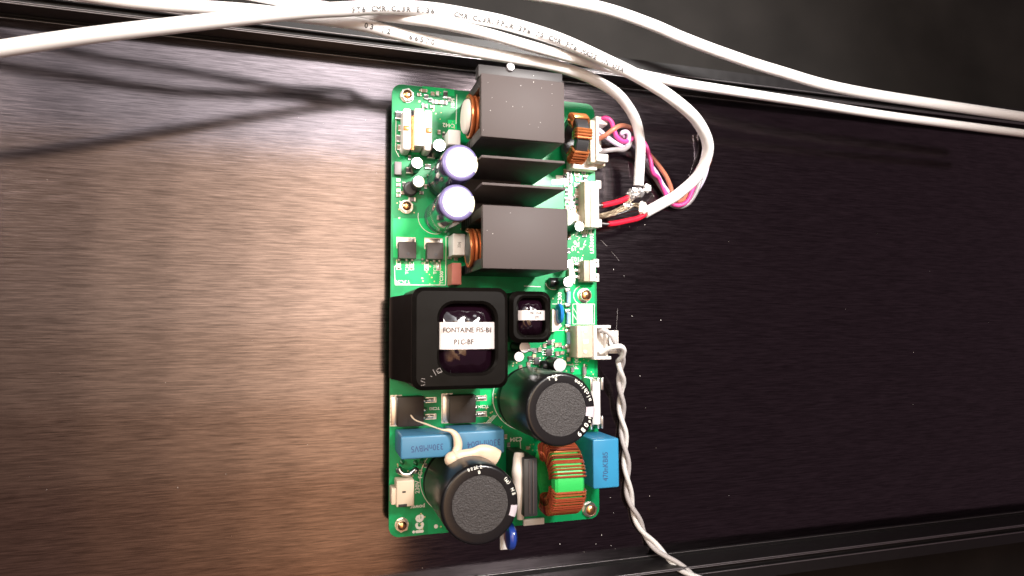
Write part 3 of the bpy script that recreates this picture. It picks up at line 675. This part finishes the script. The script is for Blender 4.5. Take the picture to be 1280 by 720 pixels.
# ---- surface mount parts
def chip(px, py, wpx, hpx, z, body, ends='solder', vert=True, share=None):
    c = W(px, py, z); w_ = wpx * mmpx(px, py, z); h_ = hpx * mmpx(px, py, z); mb = MB()
    k = (round(w_, 1), round(h_, 1), z, body, ends, vert)
    if k in CH: return same(CH[k], cb, (c.x, c.y, .04))
    if vert:
        mb.box(c.x - w_ / 2, c.x + w_ / 2, c.y - h_ * .32, c.y + h_ * .32, .05, z, .06, seg=1)
        for s in (-1, 1): a = c.y + s * h_ * .30; b = c.y + s * h_ / 2; mb.box(c.x - w_ * .54, c.x + w_ * .54, min(a, b), max(a, b), .045, z * 1.05, .08, 1, seg=1)
    else:
        mb.box(c.x - w_ * .32, c.x + w_ * .32, c.y - h_ / 2, c.y + h_ / 2, .05, z, .06, seg=1)
        for s in (-1, 1): a = c.x + s * w_ * .30; b = c.x + s * w_ / 2; mb.box(min(a, b), max(a, b), c.y - h_ * .54, c.y + h_ * .54, .045, z * 1.05, .08, 1, seg=1)
    CH[k] = mb.build('chip_resistor', [body, ends], cb, (c.x, c.y, .04)); return CH[k]
CH = {}
# blue melf resistors
for py in (372, 398, 423):
    c = W(711.5, py, 1.6); mb = MB(); L2 = 3.6; mb.lathe((c.x, c.y - 2.3, .95), [(0, 0), (.85, .05), (.95, .4), (.85, .6), (.85, 4.0), (.95, 4.2), (.85, 4.6), (0, 4.65)], 18, axis='Y')
    o = mb.build('tube_resistor', 'resistor_blue', cb)
    for s in (-1, 1): m2 = MB(); m2.box(c.x - 1.3, c.x + .9, c.y + s * 2.9 - .7, c.y + s * 2.9 + .7, .05, 1.2, .25); m2.build('solder_end', 'solder', o)
# column of parts at the right, between the heatsinks and P102
for r_, py in enumerate((212, 218, 224.5, 231, 238, 245, 252, 259)):
    chip(722.5 - (r_ % 2) * 1.2, py, 6.5, 4.2, .6, 'chip_tan' if r_ % 3 else 'chip_grey', vert=False)
for r_, py in enumerate((213, 217.5, 222, 226.5)): chip(712, py, 6, 3.6, .6, 'chip_grey', vert=False)
for px, py, bd in ((713, 236, 'pad_gold'), (713, 243, 'chip_tan'), (709.5, 240, 'chip'), (714, 251, 'chip_tan'), (709, 250, 'chip_grey'), (714, 258, 'pad_gold'), (728, 236, 'chip'), (709, 260, 'chip_tan'), (732, 223, 'chip'), (719, 264, 'pad_gold')): chip(px, py, 4.6, 6.5, .7, bd)
chip(726.5, 260, 5.5, 9, 1.2, 'chip'); chip(722, 242, 5, 5.5, .8, 'chip_tan')
# fine-pitch leads of the driver chip under the heatsink
for k in range(9):
    c = W(691 + k * 2, 227.5 - k * .1, .5); mb = MB(); mb.box(c.x - .18, c.x + .18, c.y - .9, c.y + .9, .05, .4)
    mb.build('chip_lead', 'solder', cb)
p = W(699, 221, 1); mb = MB(); mb.box(p.x - 1.1, p.x + 2.8, p.y - .7, p.y + .7, .05, .5, .1); mb.build('chip_pad', 'silk', cb)
# upper left corner
for px, py, wp, hp, bd, vt in ((533, 121, 5, 6, 'chip', True), (557, 118, 5, 9, 'chip', True), (547, 116.5, 4, 6, 'film_white', True), (541, 117, 4.5, 5, 'chip_tan', True), (543, 127, 5, 5, 'chip_grey', False), (549, 127.5, 6, 4.5, 'chip_tan', False), (556, 128, 6, 5, 'chip_grey', False), (530, 113, 8, 4, 'chip_tan', False), (531, 132, 7, 5, 'chip_grey', False), (538, 125, 4, 5, 'chip', True)): chip(px, py, wp, hp, .8, bd, vert=vt)
# left strip
c = W(499, 145, 1.4)
for px, py, wp, hp, z, bd, vt in ((499, 144, 9, 10, 1.4, 'chip', True), (501, 160, 6, 8, 1.2, 'chip_tan', True), (498.5, 173, 5, 9, 1.0, 'chip_grey', True), (503.5, 187, 7, 8, 2.2, 'chip_tan', False), (499, 184, 5, 7, 1.0, 'chip_tan', True), (533, 190, 6, 7, 1.2, 'chip_tan', True), (539, 194, 9, 8, 2.0, 'chip', True), (512, 213, 8, 8, 1.8, 'chip', True), (498, 225, 5, 4, .6, 'pad_gold', False), (498, 231, 5, 4, .6, 'chip_tan', False), (498, 238, 5, 4, .6, 'pad_gold', False), (498, 244, 5, 4, .6, 'chip_tan', False), (515, 249, 9, 5, .8, 'chip_grey', False), (535, 208, 7, 6, .8, 'chip_grey', True)): chip(px, py, wp, hp, z, bd, vert=vt)
xa, xb, ya, yb = rectpx(493.5, 202, 502, 218, 2.2); mb = MB(); mb.box(xa, xb, ya, yb, .1, 2.2, .15); mb.build('shunt_block', 'chip_grey', cb)
c = W(513, 236, 2); mb = MB(); mb.lathe((c.x, c.y, .1), [(2.5, 0), (2.6, .3), (2.6, 2.6), (2.2, 3.0), (0, 3.0)], 24); mb.build('inductor_drum', 'core_black', cb)
# mid cluster between the small transformer and the speckled capacitor
def soic(px, py, wp, hp, z, n):
    xa, xb, ya, yb = rectpx(px - wp / 2, py - hp / 2, px + wp / 2, py + hp / 2, z); mb = MB(); mb.box(xa, xb, ya, yb, .15, z, .1); o = mb.build('chip_package', 'chip', cb)
    for k in range(n):
        Y = ya + (yb - ya) * (k + .5) / n
        for s in (-1, 1):
            X = xa if s < 0 else xb; m2 = MB(); m2.tube([(X - s * .1, Y, z * .6), (X + s * .35, Y, z * .55), (X + s * .5, Y, .12), (X + s * 1.0, Y, .1)], [(.2, .09)] * 4, 6); m2.build('pin', 'solder', o)
soic(686.5, 440.5, 7, 9, 1.4, 3); soic(687, 428, 5, 6, 1.0, 2); soic(671, 451, 6, 9, 1.4, 3)
for px, py, bd in ((669, 438, 'chip_grey'), (675, 437, 'chip_tan'), (696, 431, 'pad_gold'), (700, 431, 'chip_tan'), (697, 442, 'chip_tan'), (676, 455, 'chip_grey'), (663, 448, 'chip'), (661, 455, 'chip_tan'), (668, 445, 'pad_gold'), (711.5, 438, 'film_white'), (711, 449, 'pad_gold')): chip(px, py, 4.5, 5.5, .8, bd)
# body of the tilted small capacitor's neighbours and dark parts below the lower heatsink
for px, py, rr, ln in ((694, 353, 1.9, 4.5), (684, 458, 2.3, 4.5)):
    c = W(px, py, 3); mb = MB(); mb.lathe((c.x - ln / 2, c.y, rr + .2), [(0, 0), (rr * .9, 0), (rr, .4), (rr, ln - .4), (rr * .9, ln), (0, ln)], 22, axis='X'); mb.build('lying_capacitor', 'sleeve_black', cb)
mb = MB(); mb.prism([tuple(W(x, y, 2).xy) for x, y in ((709, 262), (716, 264), (727, 272), (726, 279), (718, 276), (709, 284))], .1, 2.6); mb.build('glue_wedge', 'silicone_white', cb)
mb = MB(); mb.prism([tuple(W(x, y, 2).xy) for x, y in ((711, 337), (716, 333), (719, 345), (718, 355), (711, 350))], .1, 2.4); mb.build('glue_wedge', 'silicone_white', cb)

# bare vias and more of the small parts in the open patches
vm = MB(); rv = random.Random(11)
for x0, y0, x1, y1, n_ in ((520, 110, 568, 160, 26), (494, 224, 520, 275, 14), (494, 325, 556, 356, 22), (560, 285, 582, 326, 14), (706, 210, 742, 262, 46), (708, 286, 742, 322, 14), (640, 432, 716, 468, 44), (690, 366, 720, 412, 14), (716, 446, 742, 470, 10), (618, 488, 640, 560, 10), (493, 575, 545, 600, 12), (655, 552, 676, 572, 8), (524, 640, 552, 668, 6), (600, 488, 616, 530, 10)):
    for k in range(n_):
        p = W(rv.uniform(x0, x1), rv.uniform(y0, y1), .05); r_ = rv.uniform(.16, .34); vm.lathe((p.x, p.y, .038), [(r_ * .4, .012), (r_, .012), (r_, 0)], 8)
vm.build('via_pads', 'pad_gold', cb, (BW / 2, -BL / 2, 0))['kind'] = 'stuff'
for px, py, bd, vt in ((707, 214, 'chip_tan', True), (706, 221, 'chip', True), (717, 247, 'chip', False), (730, 216, 'chip_grey', False), (708, 231, 'chip_tan', False), (717, 255, 'chip_grey', True), (728, 248, 'chip_tan', True), (728, 229, 'chip_tan', True), (724, 266, 'chip_tan', False), (731, 294, 'chip_grey', False), (711, 313, 'chip', True), (712, 296, 'chip_tan', True),
                       (681, 432, 'chip_tan', True), (664, 437, 'chip_grey', False), (693, 449, 'chip', True), (703, 441, 'chip_tan', False), (705, 434, 'chip_grey', False), (669, 461, 'chip_tan', False), (658, 461, 'chip', False), (651, 459, 'chip_tan', True), (716, 462, 'chip_grey', True),
                       (505, 230, 'chip', True), (503, 241, 'chip_tan', False), (527, 241, 'chip_grey', False), (532, 233, 'chip_tan', True), (536, 221, 'chip', True), (545, 196, 'chip_tan', False), (512, 197, 'chip', True), (555, 168, 'chip', True), (549, 165, 'chip_tan', True), (524, 118, 'chip_tan', False), (562, 124, 'chip_grey', True), (540, 133, 'chip_tan', False),
                       (563, 300, 'chip', True), (562, 322, 'chip_grey', False), (570, 324, 'chip_tan', False), (632, 546, 'chip_tan', True), (636, 556, 'chip_grey', True), (660, 560, 'chip_tan', False), (622, 535, 'chip', False), (532, 582, 'chip', True), (537, 589, 'chip_tan', True)):
    chip(px, py, 5.0 if not vt else 3.8, 3.8 if not vt else 5.4, .7, bd, vert=vt)
# ------------------------------------------------------------------ cables
def cable(name, pts, rpx, label, cat, group=None, m='jacket_white', n=16, steps=10):
    path = pxpath(pts, steps); mid = pts[len(pts) // 2]; r = rpx * mmpx(*mid)
    t = thing(name, path[-1], label, cat, group); mb = MB(); mb.tube(path, r, n); mb.build('jacket', m, t); return t, path, r
def print_on(t, path, r, s, start, size, gap, name='printed_text', off=0.35, m='ink'):
    """lettering along the upper side of a cable, start = mm from its first point; off = angle from the top towards the viewer"""
    mb = MB(); d = [0.0]
    for a, b in zip(path, path[1:]): d.append(d[-1] + (b - a).length)
    pos = start
    for chh in s:
        if chh != ' ' and pos < d[-1] - 1:
            k = max(i for i in range(len(d) - 1) if d[i] <= pos); f = (pos - d[k]) / (d[k + 1] - d[k]); P = path[k].lerp(path[k + 1], f); T = (path[k + 1] - path[k]).normalized()
            view = (CAM - P).normalized(); side = T.cross(view).normalized(); nrm = side.cross(T).normalized()
            nn = (nrm * math.cos(off) + side * math.sin(off)).normalized(); Yv = nn.cross(T).normalized()
            vs_, fs_ = text_mesh(chh, size)
            out_ = []
            for q, (ox, oy) in enumerate(((0, 0), (.07, 0), (-.07, 0), (0, .07), (0, -.07))):
                mb.add([P + T * (v.x + ox) + (nn * math.cos((v.y + oy) / r) + Yv * math.sin((v.y + oy) / r)) * (r + .03 + .004 * q) for v in vs_], fs_, 0, False)
        pos += gap
    return mb.build(name, m, t)
c1, p1, r1 = cable('white_cable', [(-700, 190, 20), (-350, 118, 26), (-80, 74, 32), (100, 46, 34), (250, 28, 34), (370, 15, 34), (430, 11.5, 34), (480, 9, 34), (540, 12, 34), (600, 22, 34), (640, 31, 34), (700, 50, 34), (760, 77, 33), (800, 97, 32), (842, 124, 29), (872, 152, 22), (885, 184, 13), (874, 217, 5), (848, 242, 0), (828, 254, 0), (806, 266, 1)], 8.0,
                   'lettered white cable looping round at right to a stripped red core, topmost of the bundle', 'cable', 'white cables over the rim')
def dist_to(path, px, py, z):
    q = W(px, py, z); k = min(range(len(path)), key=lambda i: (path[i] - q).length)
    return sum((b - a).length for a, b in zip(path[:k], path[1:k + 1]))
PX1 = dist_to(p1, 440, 11, 34)
print_on(c1, p1, r1, 'FT6 CMR/CL3R E136    CMR/CL3R/FPLR 3P6 75 CMR FT6 MADE IN USA', PX1, 2.1, 1.55, off=.22, m='ink_grey')
c2, p2, r2 = cable('white_cable', [(-700, -230, 20), (-300, -140, 24), (-60, -84, 27), (100, -50, 27), (240, -22, 27), (350, 0, 27), (440, 14, 25), (475, 19, 28), (540, 27.5, 33), (600, 40, 33), (660, 57, 32), (720, 73.5, 29), (770, 86, 25), (842, 102, 23), (910, 113, 20), (1000, 127, 18), (1120, 146, 17), (1320, 172, 16)], 6.6,
                   'plain white cable running beneath the lettered cable', 'cable', 'white cables over the rim')
c3, p3, r3 = cable('white_cable', [(-700, -150, 20), (-350, -86, 24), (-80, -40, 26), (150, 0, 26), (320, 14, 26), (438, 28.5, 26), (488, 40, 26), (538, 52.5, 26), (588, 63.5, 26), (640, 72.5, 26), (673, 78, 25), (707, 86, 24), (740, 98.5, 21), (768, 114.5, 17), (784, 132, 12), (795, 152, 8), (800, 177, 5), (800, 199, 3), (798, 232, 2)], 7.0,
                   'white cable bending down to a stripped end with a red core', 'cable', 'white cables over the rim')
PX3 = dist_to(p3, 456, 32, 26)
print_on(c3, p3, r3, '03 12   66570', PX3, 2.2, 1.8, off=.0, m='ink_grey')
c4, p4, r4 = cable('white_cable', [(560, -40, 6), (640, -12, 10), (700, -1, 14), (760, 12, 16), (815, 31, 17), (850, 46, 17), (900, 65, 17), (970, 88, 17), (1080, 116, 17), (1320, 152, 17)], 6.2,
                   'white cable crossing the dark upper right corner alone', 'cable', 'white cables over the rim')
c5 = c1
# stripped ends
def core(t, pts, rpx, m, name, steps=8): 
    path = pxpath(pts, steps); mb = MB(); mb.tube(path, rpx * mmpx(*pts[len(pts) // 2]), 12); return mb.build(name, m, t)
core(c3, [(795, 240, 1), (783, 248, 1), (770, 253, 2), (757, 256, 3), (753, 256.5, 3.2)], 3.3, 'wire_red', 'red_core')
core(c3, [(754, 256.4, 3.2), (748, 257, 3.4), (744, 258, 3.6)], 1.8, 'tin', 'tinned_end')
core(c5, [(806, 268, 1), (797, 273, 1.4), (784, 276, 2.2), (770, 279, 3), (761, 280, 3.4)], 3.2, 'wire_red', 'red_core')
core(c5, [(762, 280, 3.4), (755, 279.8, 3.6), (747, 279, 3.8)], 1.5, 'tin', 'tinned_end')
core(c5, [(806, 264, 1.5), (795, 262, 3), (784, 264, 3.6), (772, 268, 3), (760, 270, 3.2), (746, 270, 3.6)], 1.8, 'wire_black', 'black_core')
def fray(t, pts, n, spread, r, m, name):
    mb = MB(); base = [W(*q) for q in pts]
    for k in range(n):
        off = [Vector((random.uniform(-1, 1), random.uniform(-1, 1), random.uniform(-.6, 1))) * spread for _ in base]
        mb.tube(spline([b + o_ for b, o_ in zip(base, off)], 5), r, 5)
    return mb.build(name, m, t)
fray(c3, [(788, 248, 1.5), (782, 258, 1.5), (770, 265, 2.4), (757, 269, 3.2), (744, 270, 3.8)], 50, .95, .13, 'braid', 'shield_braid')
fray(c5, [(803, 262, 2.2), (792, 256, 3.4), (780, 262, 3.2), (766, 267, 3), (750, 270, 3.6)], 26, .8, .14, 'braid', 'shield_braid')
def crumple(t, pxc, z, rx, ry, rz, m, name, seed):
    rnd = random.Random(seed); mb = MB(); c = W(*pxc, z); bm = bmesh.new(); bmesh.ops.create_icosphere(bm, subdivisions=3, radius=1)
    import mathutils.noise as mn
    for v in bm.verts:
        k = 1 + .34 * mn.noise(v.co * 2.3 + Vector((seed, 0, 0))) + .15 * mn.noise(v.co * 6 + Vector((0, seed, 0)))
        v.co = Vector((v.co.x * rx * k, v.co.y * ry * k, v.co.z * rz * k)) + c
    bm.verts.index_update(); mb.add([v.co for v in bm.verts], [[v.index for v in f.verts] for f in bm.faces], 0, False); bm.free(); return mb.build(name, m, t, sharp=20)
crumple(c3, (796, 241), 1.2, 3.2, 2.4, 1.9, 'foil', 'shield_foil', 3)
crumple(c3, (809, 235), 1.2, 1.6, 1.7, 1.3, 'film_white', 'foil_end', 5)
crumple(c3, (789, 244), 1.6, 1.7, 2.6, 1.5, 'foil', 'shield_foil', 9)
crumple(c5, (786, 257.5), 3.0, 2.3, 1.3, 1.3, 'foil', 'filler', 4)
crumple(c5, (803, 260), 2.4, 2.3, 2.3, 1.9, 'silicone_white', 'filler', 8)

# ---- twisted pair with its plug in the mains header
tp = thing('twisted_pair_lead', W(755, 430, 3), 'white and grey twisted wire pair plugged into the beige header', 'wire')
xa, xb, ya, yb = rectpx(741, 406.5, 763, 449.5, 8)
mb = MB(); mb.box(xa, xa + 1.4, ya, yb, .1, 9.0, .35); mb.box(xa + 1.0, xb, yb - 1.2, yb, .1, 8.8, .3); mb.box(xa + 1.0, xb, ya, ya + 1.2, .1, 8.8, .3); mb.box(xa + 1.2, xb, ya + 1, yb - 1, .1, 4.2, .2); mb.box(xb - .9, xb, ya + .6, yb - .6, .1, 6.0, .2)
mb.build('plug', 'plastic_white', tp)
xa2, xb2, ya2, yb2 = rectpx(762, 413, 774, 442, 5); mb = MB(); mb.box(xa2, xb2, ya2, yb2, .5, 4.6, .3); mb.build('plug_latch', 'plastic_white', tp)
ctr = pxpath([(775, 436, 6), (776, 456, 2), (776.5, 480, -4), (777, 517, -9), (781, 555, -9.6), (783.5, 588, -9.6), (787, 621, -9.6), (797, 650, -9.6), (812, 675, -9.4), (842, 703, -2), (880, 728, 7), (930, 760, 9)], 16)
d = 0.0; A = []; B = []; rw = .98
for k, P in enumerate(ctr):
    T = (ctr[min(k + 1, len(ctr) - 1)] - ctr[max(k - 1, 0)]).normalized(); s = T.cross(Vector((0, 0, 1))).normalized(); u = s.cross(T)
    if k: d += (P - ctr[k - 1]).length
    a = 2 * PI * d / 23.5 + 1.2; f = min(1, d / 6 + .35); A.append(P + (s * math.cos(a) + u * math.sin(a)) * rw * f); B.append(P - (s * math.cos(a) + u * math.sin(a)) * rw * f)
wa_ = spline([W(749, 412.5, 6.4), W(756, 413, 8.6), W(764, 419, 9.6), W(769, 428, 8.6)] , 8)
wb_2 = spline([W(750, 440, 6.4), W(758, 437, 8.4), W(768, 433.5, 11.2), W(776, 433, 11.4), W(780, 438, 9.5), W(778, 446, 6.5)], 8)
mb = MB(); mb.tube(spline(wa_[::4] + A[6::3], 3), rw, 12); mb.build('wire', 'wire_silver', tp)
mb = MB(); mb.tube(spline(wb_2[::4] + B[12::3], 3), rw, 12); mb.build('wire', 'wire_white', tp)

# ---- four-colour wire harness in the upper header
hn = thing('wire_harness', W(752, 175, 6), 'bundle of pink, brown, lavender and grey wires with a white plug', 'wire harness')
xa, xb, ya, yb = rectpx(744.5, 146, 760, 202, 9)
mb = MB(); mb.box(xa, xa + 1.2, ya, yb, .3, 9.6, .3); mb.box(xa + 1, xb, yb - 3.0, yb, .3, 9.2, .3); mb.box(xa + 1, xb, ya, ya + 3.0, .3, 9.2, .3); mb.box(xa + 1, xb - .5, ya + 2.8, yb - 2.8, .3, 4.0, .2); mb.box(xa + 1, xb, ya + 4, ya + 5.2, .3, 8.8, .2)
mb.build('plug', 'plastic_white', hn)
xa2, xb2, ya2, yb2 = rectpx(744, 198, 757, 207, 5); mb = MB(); mb.box(xa2, xb2, ya2, yb2, .3, 4.8, .3); mb.build('plug_foot', 'plastic_beige', hn)
HW = {'wire_pink': [(748, 151, 7), (757, 147.5, 10), (764, 152, 10.5), (767, 161, 10), (771, 171, 9.5), (779, 177, 8.5), (787, 175, 6), (793, 172, 1), (801, 174, -4), (808, 184, -4), (813, 200, -3), (816, 216, -4), (824, 224, -7)],
      'wire_brown': [(748, 174, 7), (757, 169, 9.5), (767, 161.5, 11), (776, 157, 10), (785, 158.5, 7), (793, 164, 0), (802, 178, -5), (811, 192, -5), (822, 205, -5), (833, 221, -6), (839, 236, -7)],
      'wire_lavender': [(748, 162, 6.5), (757, 170, 8), (766, 177, 8.2), (775, 182, 7.6), (782, 184, 6), (786, 171, 8), (783, 165, 9), (777, 167, 9), (782, 174, 4), (793, 182, -3), (806, 196, -7), (819, 214, -7), (829, 232, -7.5)],
      'wire_grey': [(748, 190, 7), (757, 188.5, 9), (769, 187, 9), (779, 187, 8), (786, 182, 6), (788, 176, 2), (796, 184, -4), (806, 200, -8), (818, 221, -9)]}
bund = pxpath([(835, 243, -8.4), (843, 254, -8.4), (857, 252, -8.4), (871, 232, -8.4), (881, 208, -8.4), (885, 186, -8.4), (882, 172, -8.4)], 14)
for q, mname in enumerate(HW):                                                        # the four wires go on as one loose twist
    d = 0.0; extra = []
    for k, P in enumerate(bund):
        T = (bund[min(k + 1, len(bund) - 1)] - bund[max(k - 1, 0)]).normalized(); s_ = T.cross(Vector((0, 0, 1))).normalized(); u_ = s_.cross(T)
        if k: d += (P - bund[k - 1]).length
        a = 2 * PI * d / 42 + q * PI / 2; f_ = 1.35; extra.append(P + (s_ * math.cos(a) * f_ + u_ * math.sin(a) * 1.35))
    HW[mname] = [W(*p_) for p_ in HW[mname]] + extra[4::4]
for mname, pts in HW.items(): mb = MB(); mb.tube(spline(pts, 8), 3.5 * .265, 12); wo = mb.build('wire', mname, hn); e0, e1 = pts[-2], pts[-1]; mb = MB(); mb.tube([e1, e1 + (e1 - e0).normalized() * 3.2], .55, 10); mb.build('tinned_tip', 'tin', wo)

# ------------------------------------------------------------------ dust and scratches on the black metal
mb = MB()
def speck(px, py, z, r): p = W(px, py, z); mb.ball((p.x, p.y, z), r, r * random.uniform(.6, 1.4), .05, n=6, m=4)
for px, py in ((610, 103), (651, 107), (667, 94.5), (667, 102.5), (690, 105.5), (690, 117), (677, 110), (615, 122), (633, 127), (662, 155.5), (604.5, 162.5), (673, 159), (675.5, 153), (641, 133), (653, 133.5), (690, 132), (613, 138)): speck(px, py, 33.02, random.uniform(.07, .13))
for px, py in ((638, 266), (609, 288), (616, 292)): speck(px, py, 33.02, .11)
mb.build('dust', 'dust', hs1)
mb = MB()
for px, py in ((780, 345), (806, 281), (817, 245), (767, 337), (787, 283), (752, 669), (769, 686), (764, 682), (752, 668), (763, 622), (745, 680), (767, 641), (807, 510), (790, 395), (800, 470), (826, 400), (471, 216), (462, 112), (820, 560), (812, 620), (730, 690), (700, 680), (528, 710), (457, 150)): speck(px, py, FLOOR + .02, random.uniform(.1, .2))
rn = random.Random(3)
for k in range(34):
    px, py = rn.uniform(20, 1260), rn.uniform(110, 690)
    if 480 < px < 760: continue
    speck(px, py, FLOOR + .02, rn.uniform(.03, .09))
o = mb.build('dust', 'dust', ch)
mb = MB(); mb.tube([W(751, 300, FLOOR + .02), W(759, 308, FLOOR + .02)], .09, 4); mb.tube([W(764, 314, FLOOR + .02), W(774, 326, FLOOR + .02)], .05, 4); mb.tube([W(772, 386, FLOOR + .02), W(771, 404, FLOOR + .02), W(770.5, 416, FLOOR + .02)], .06, 4)
mb.build('scratch', 'scratch', ch)
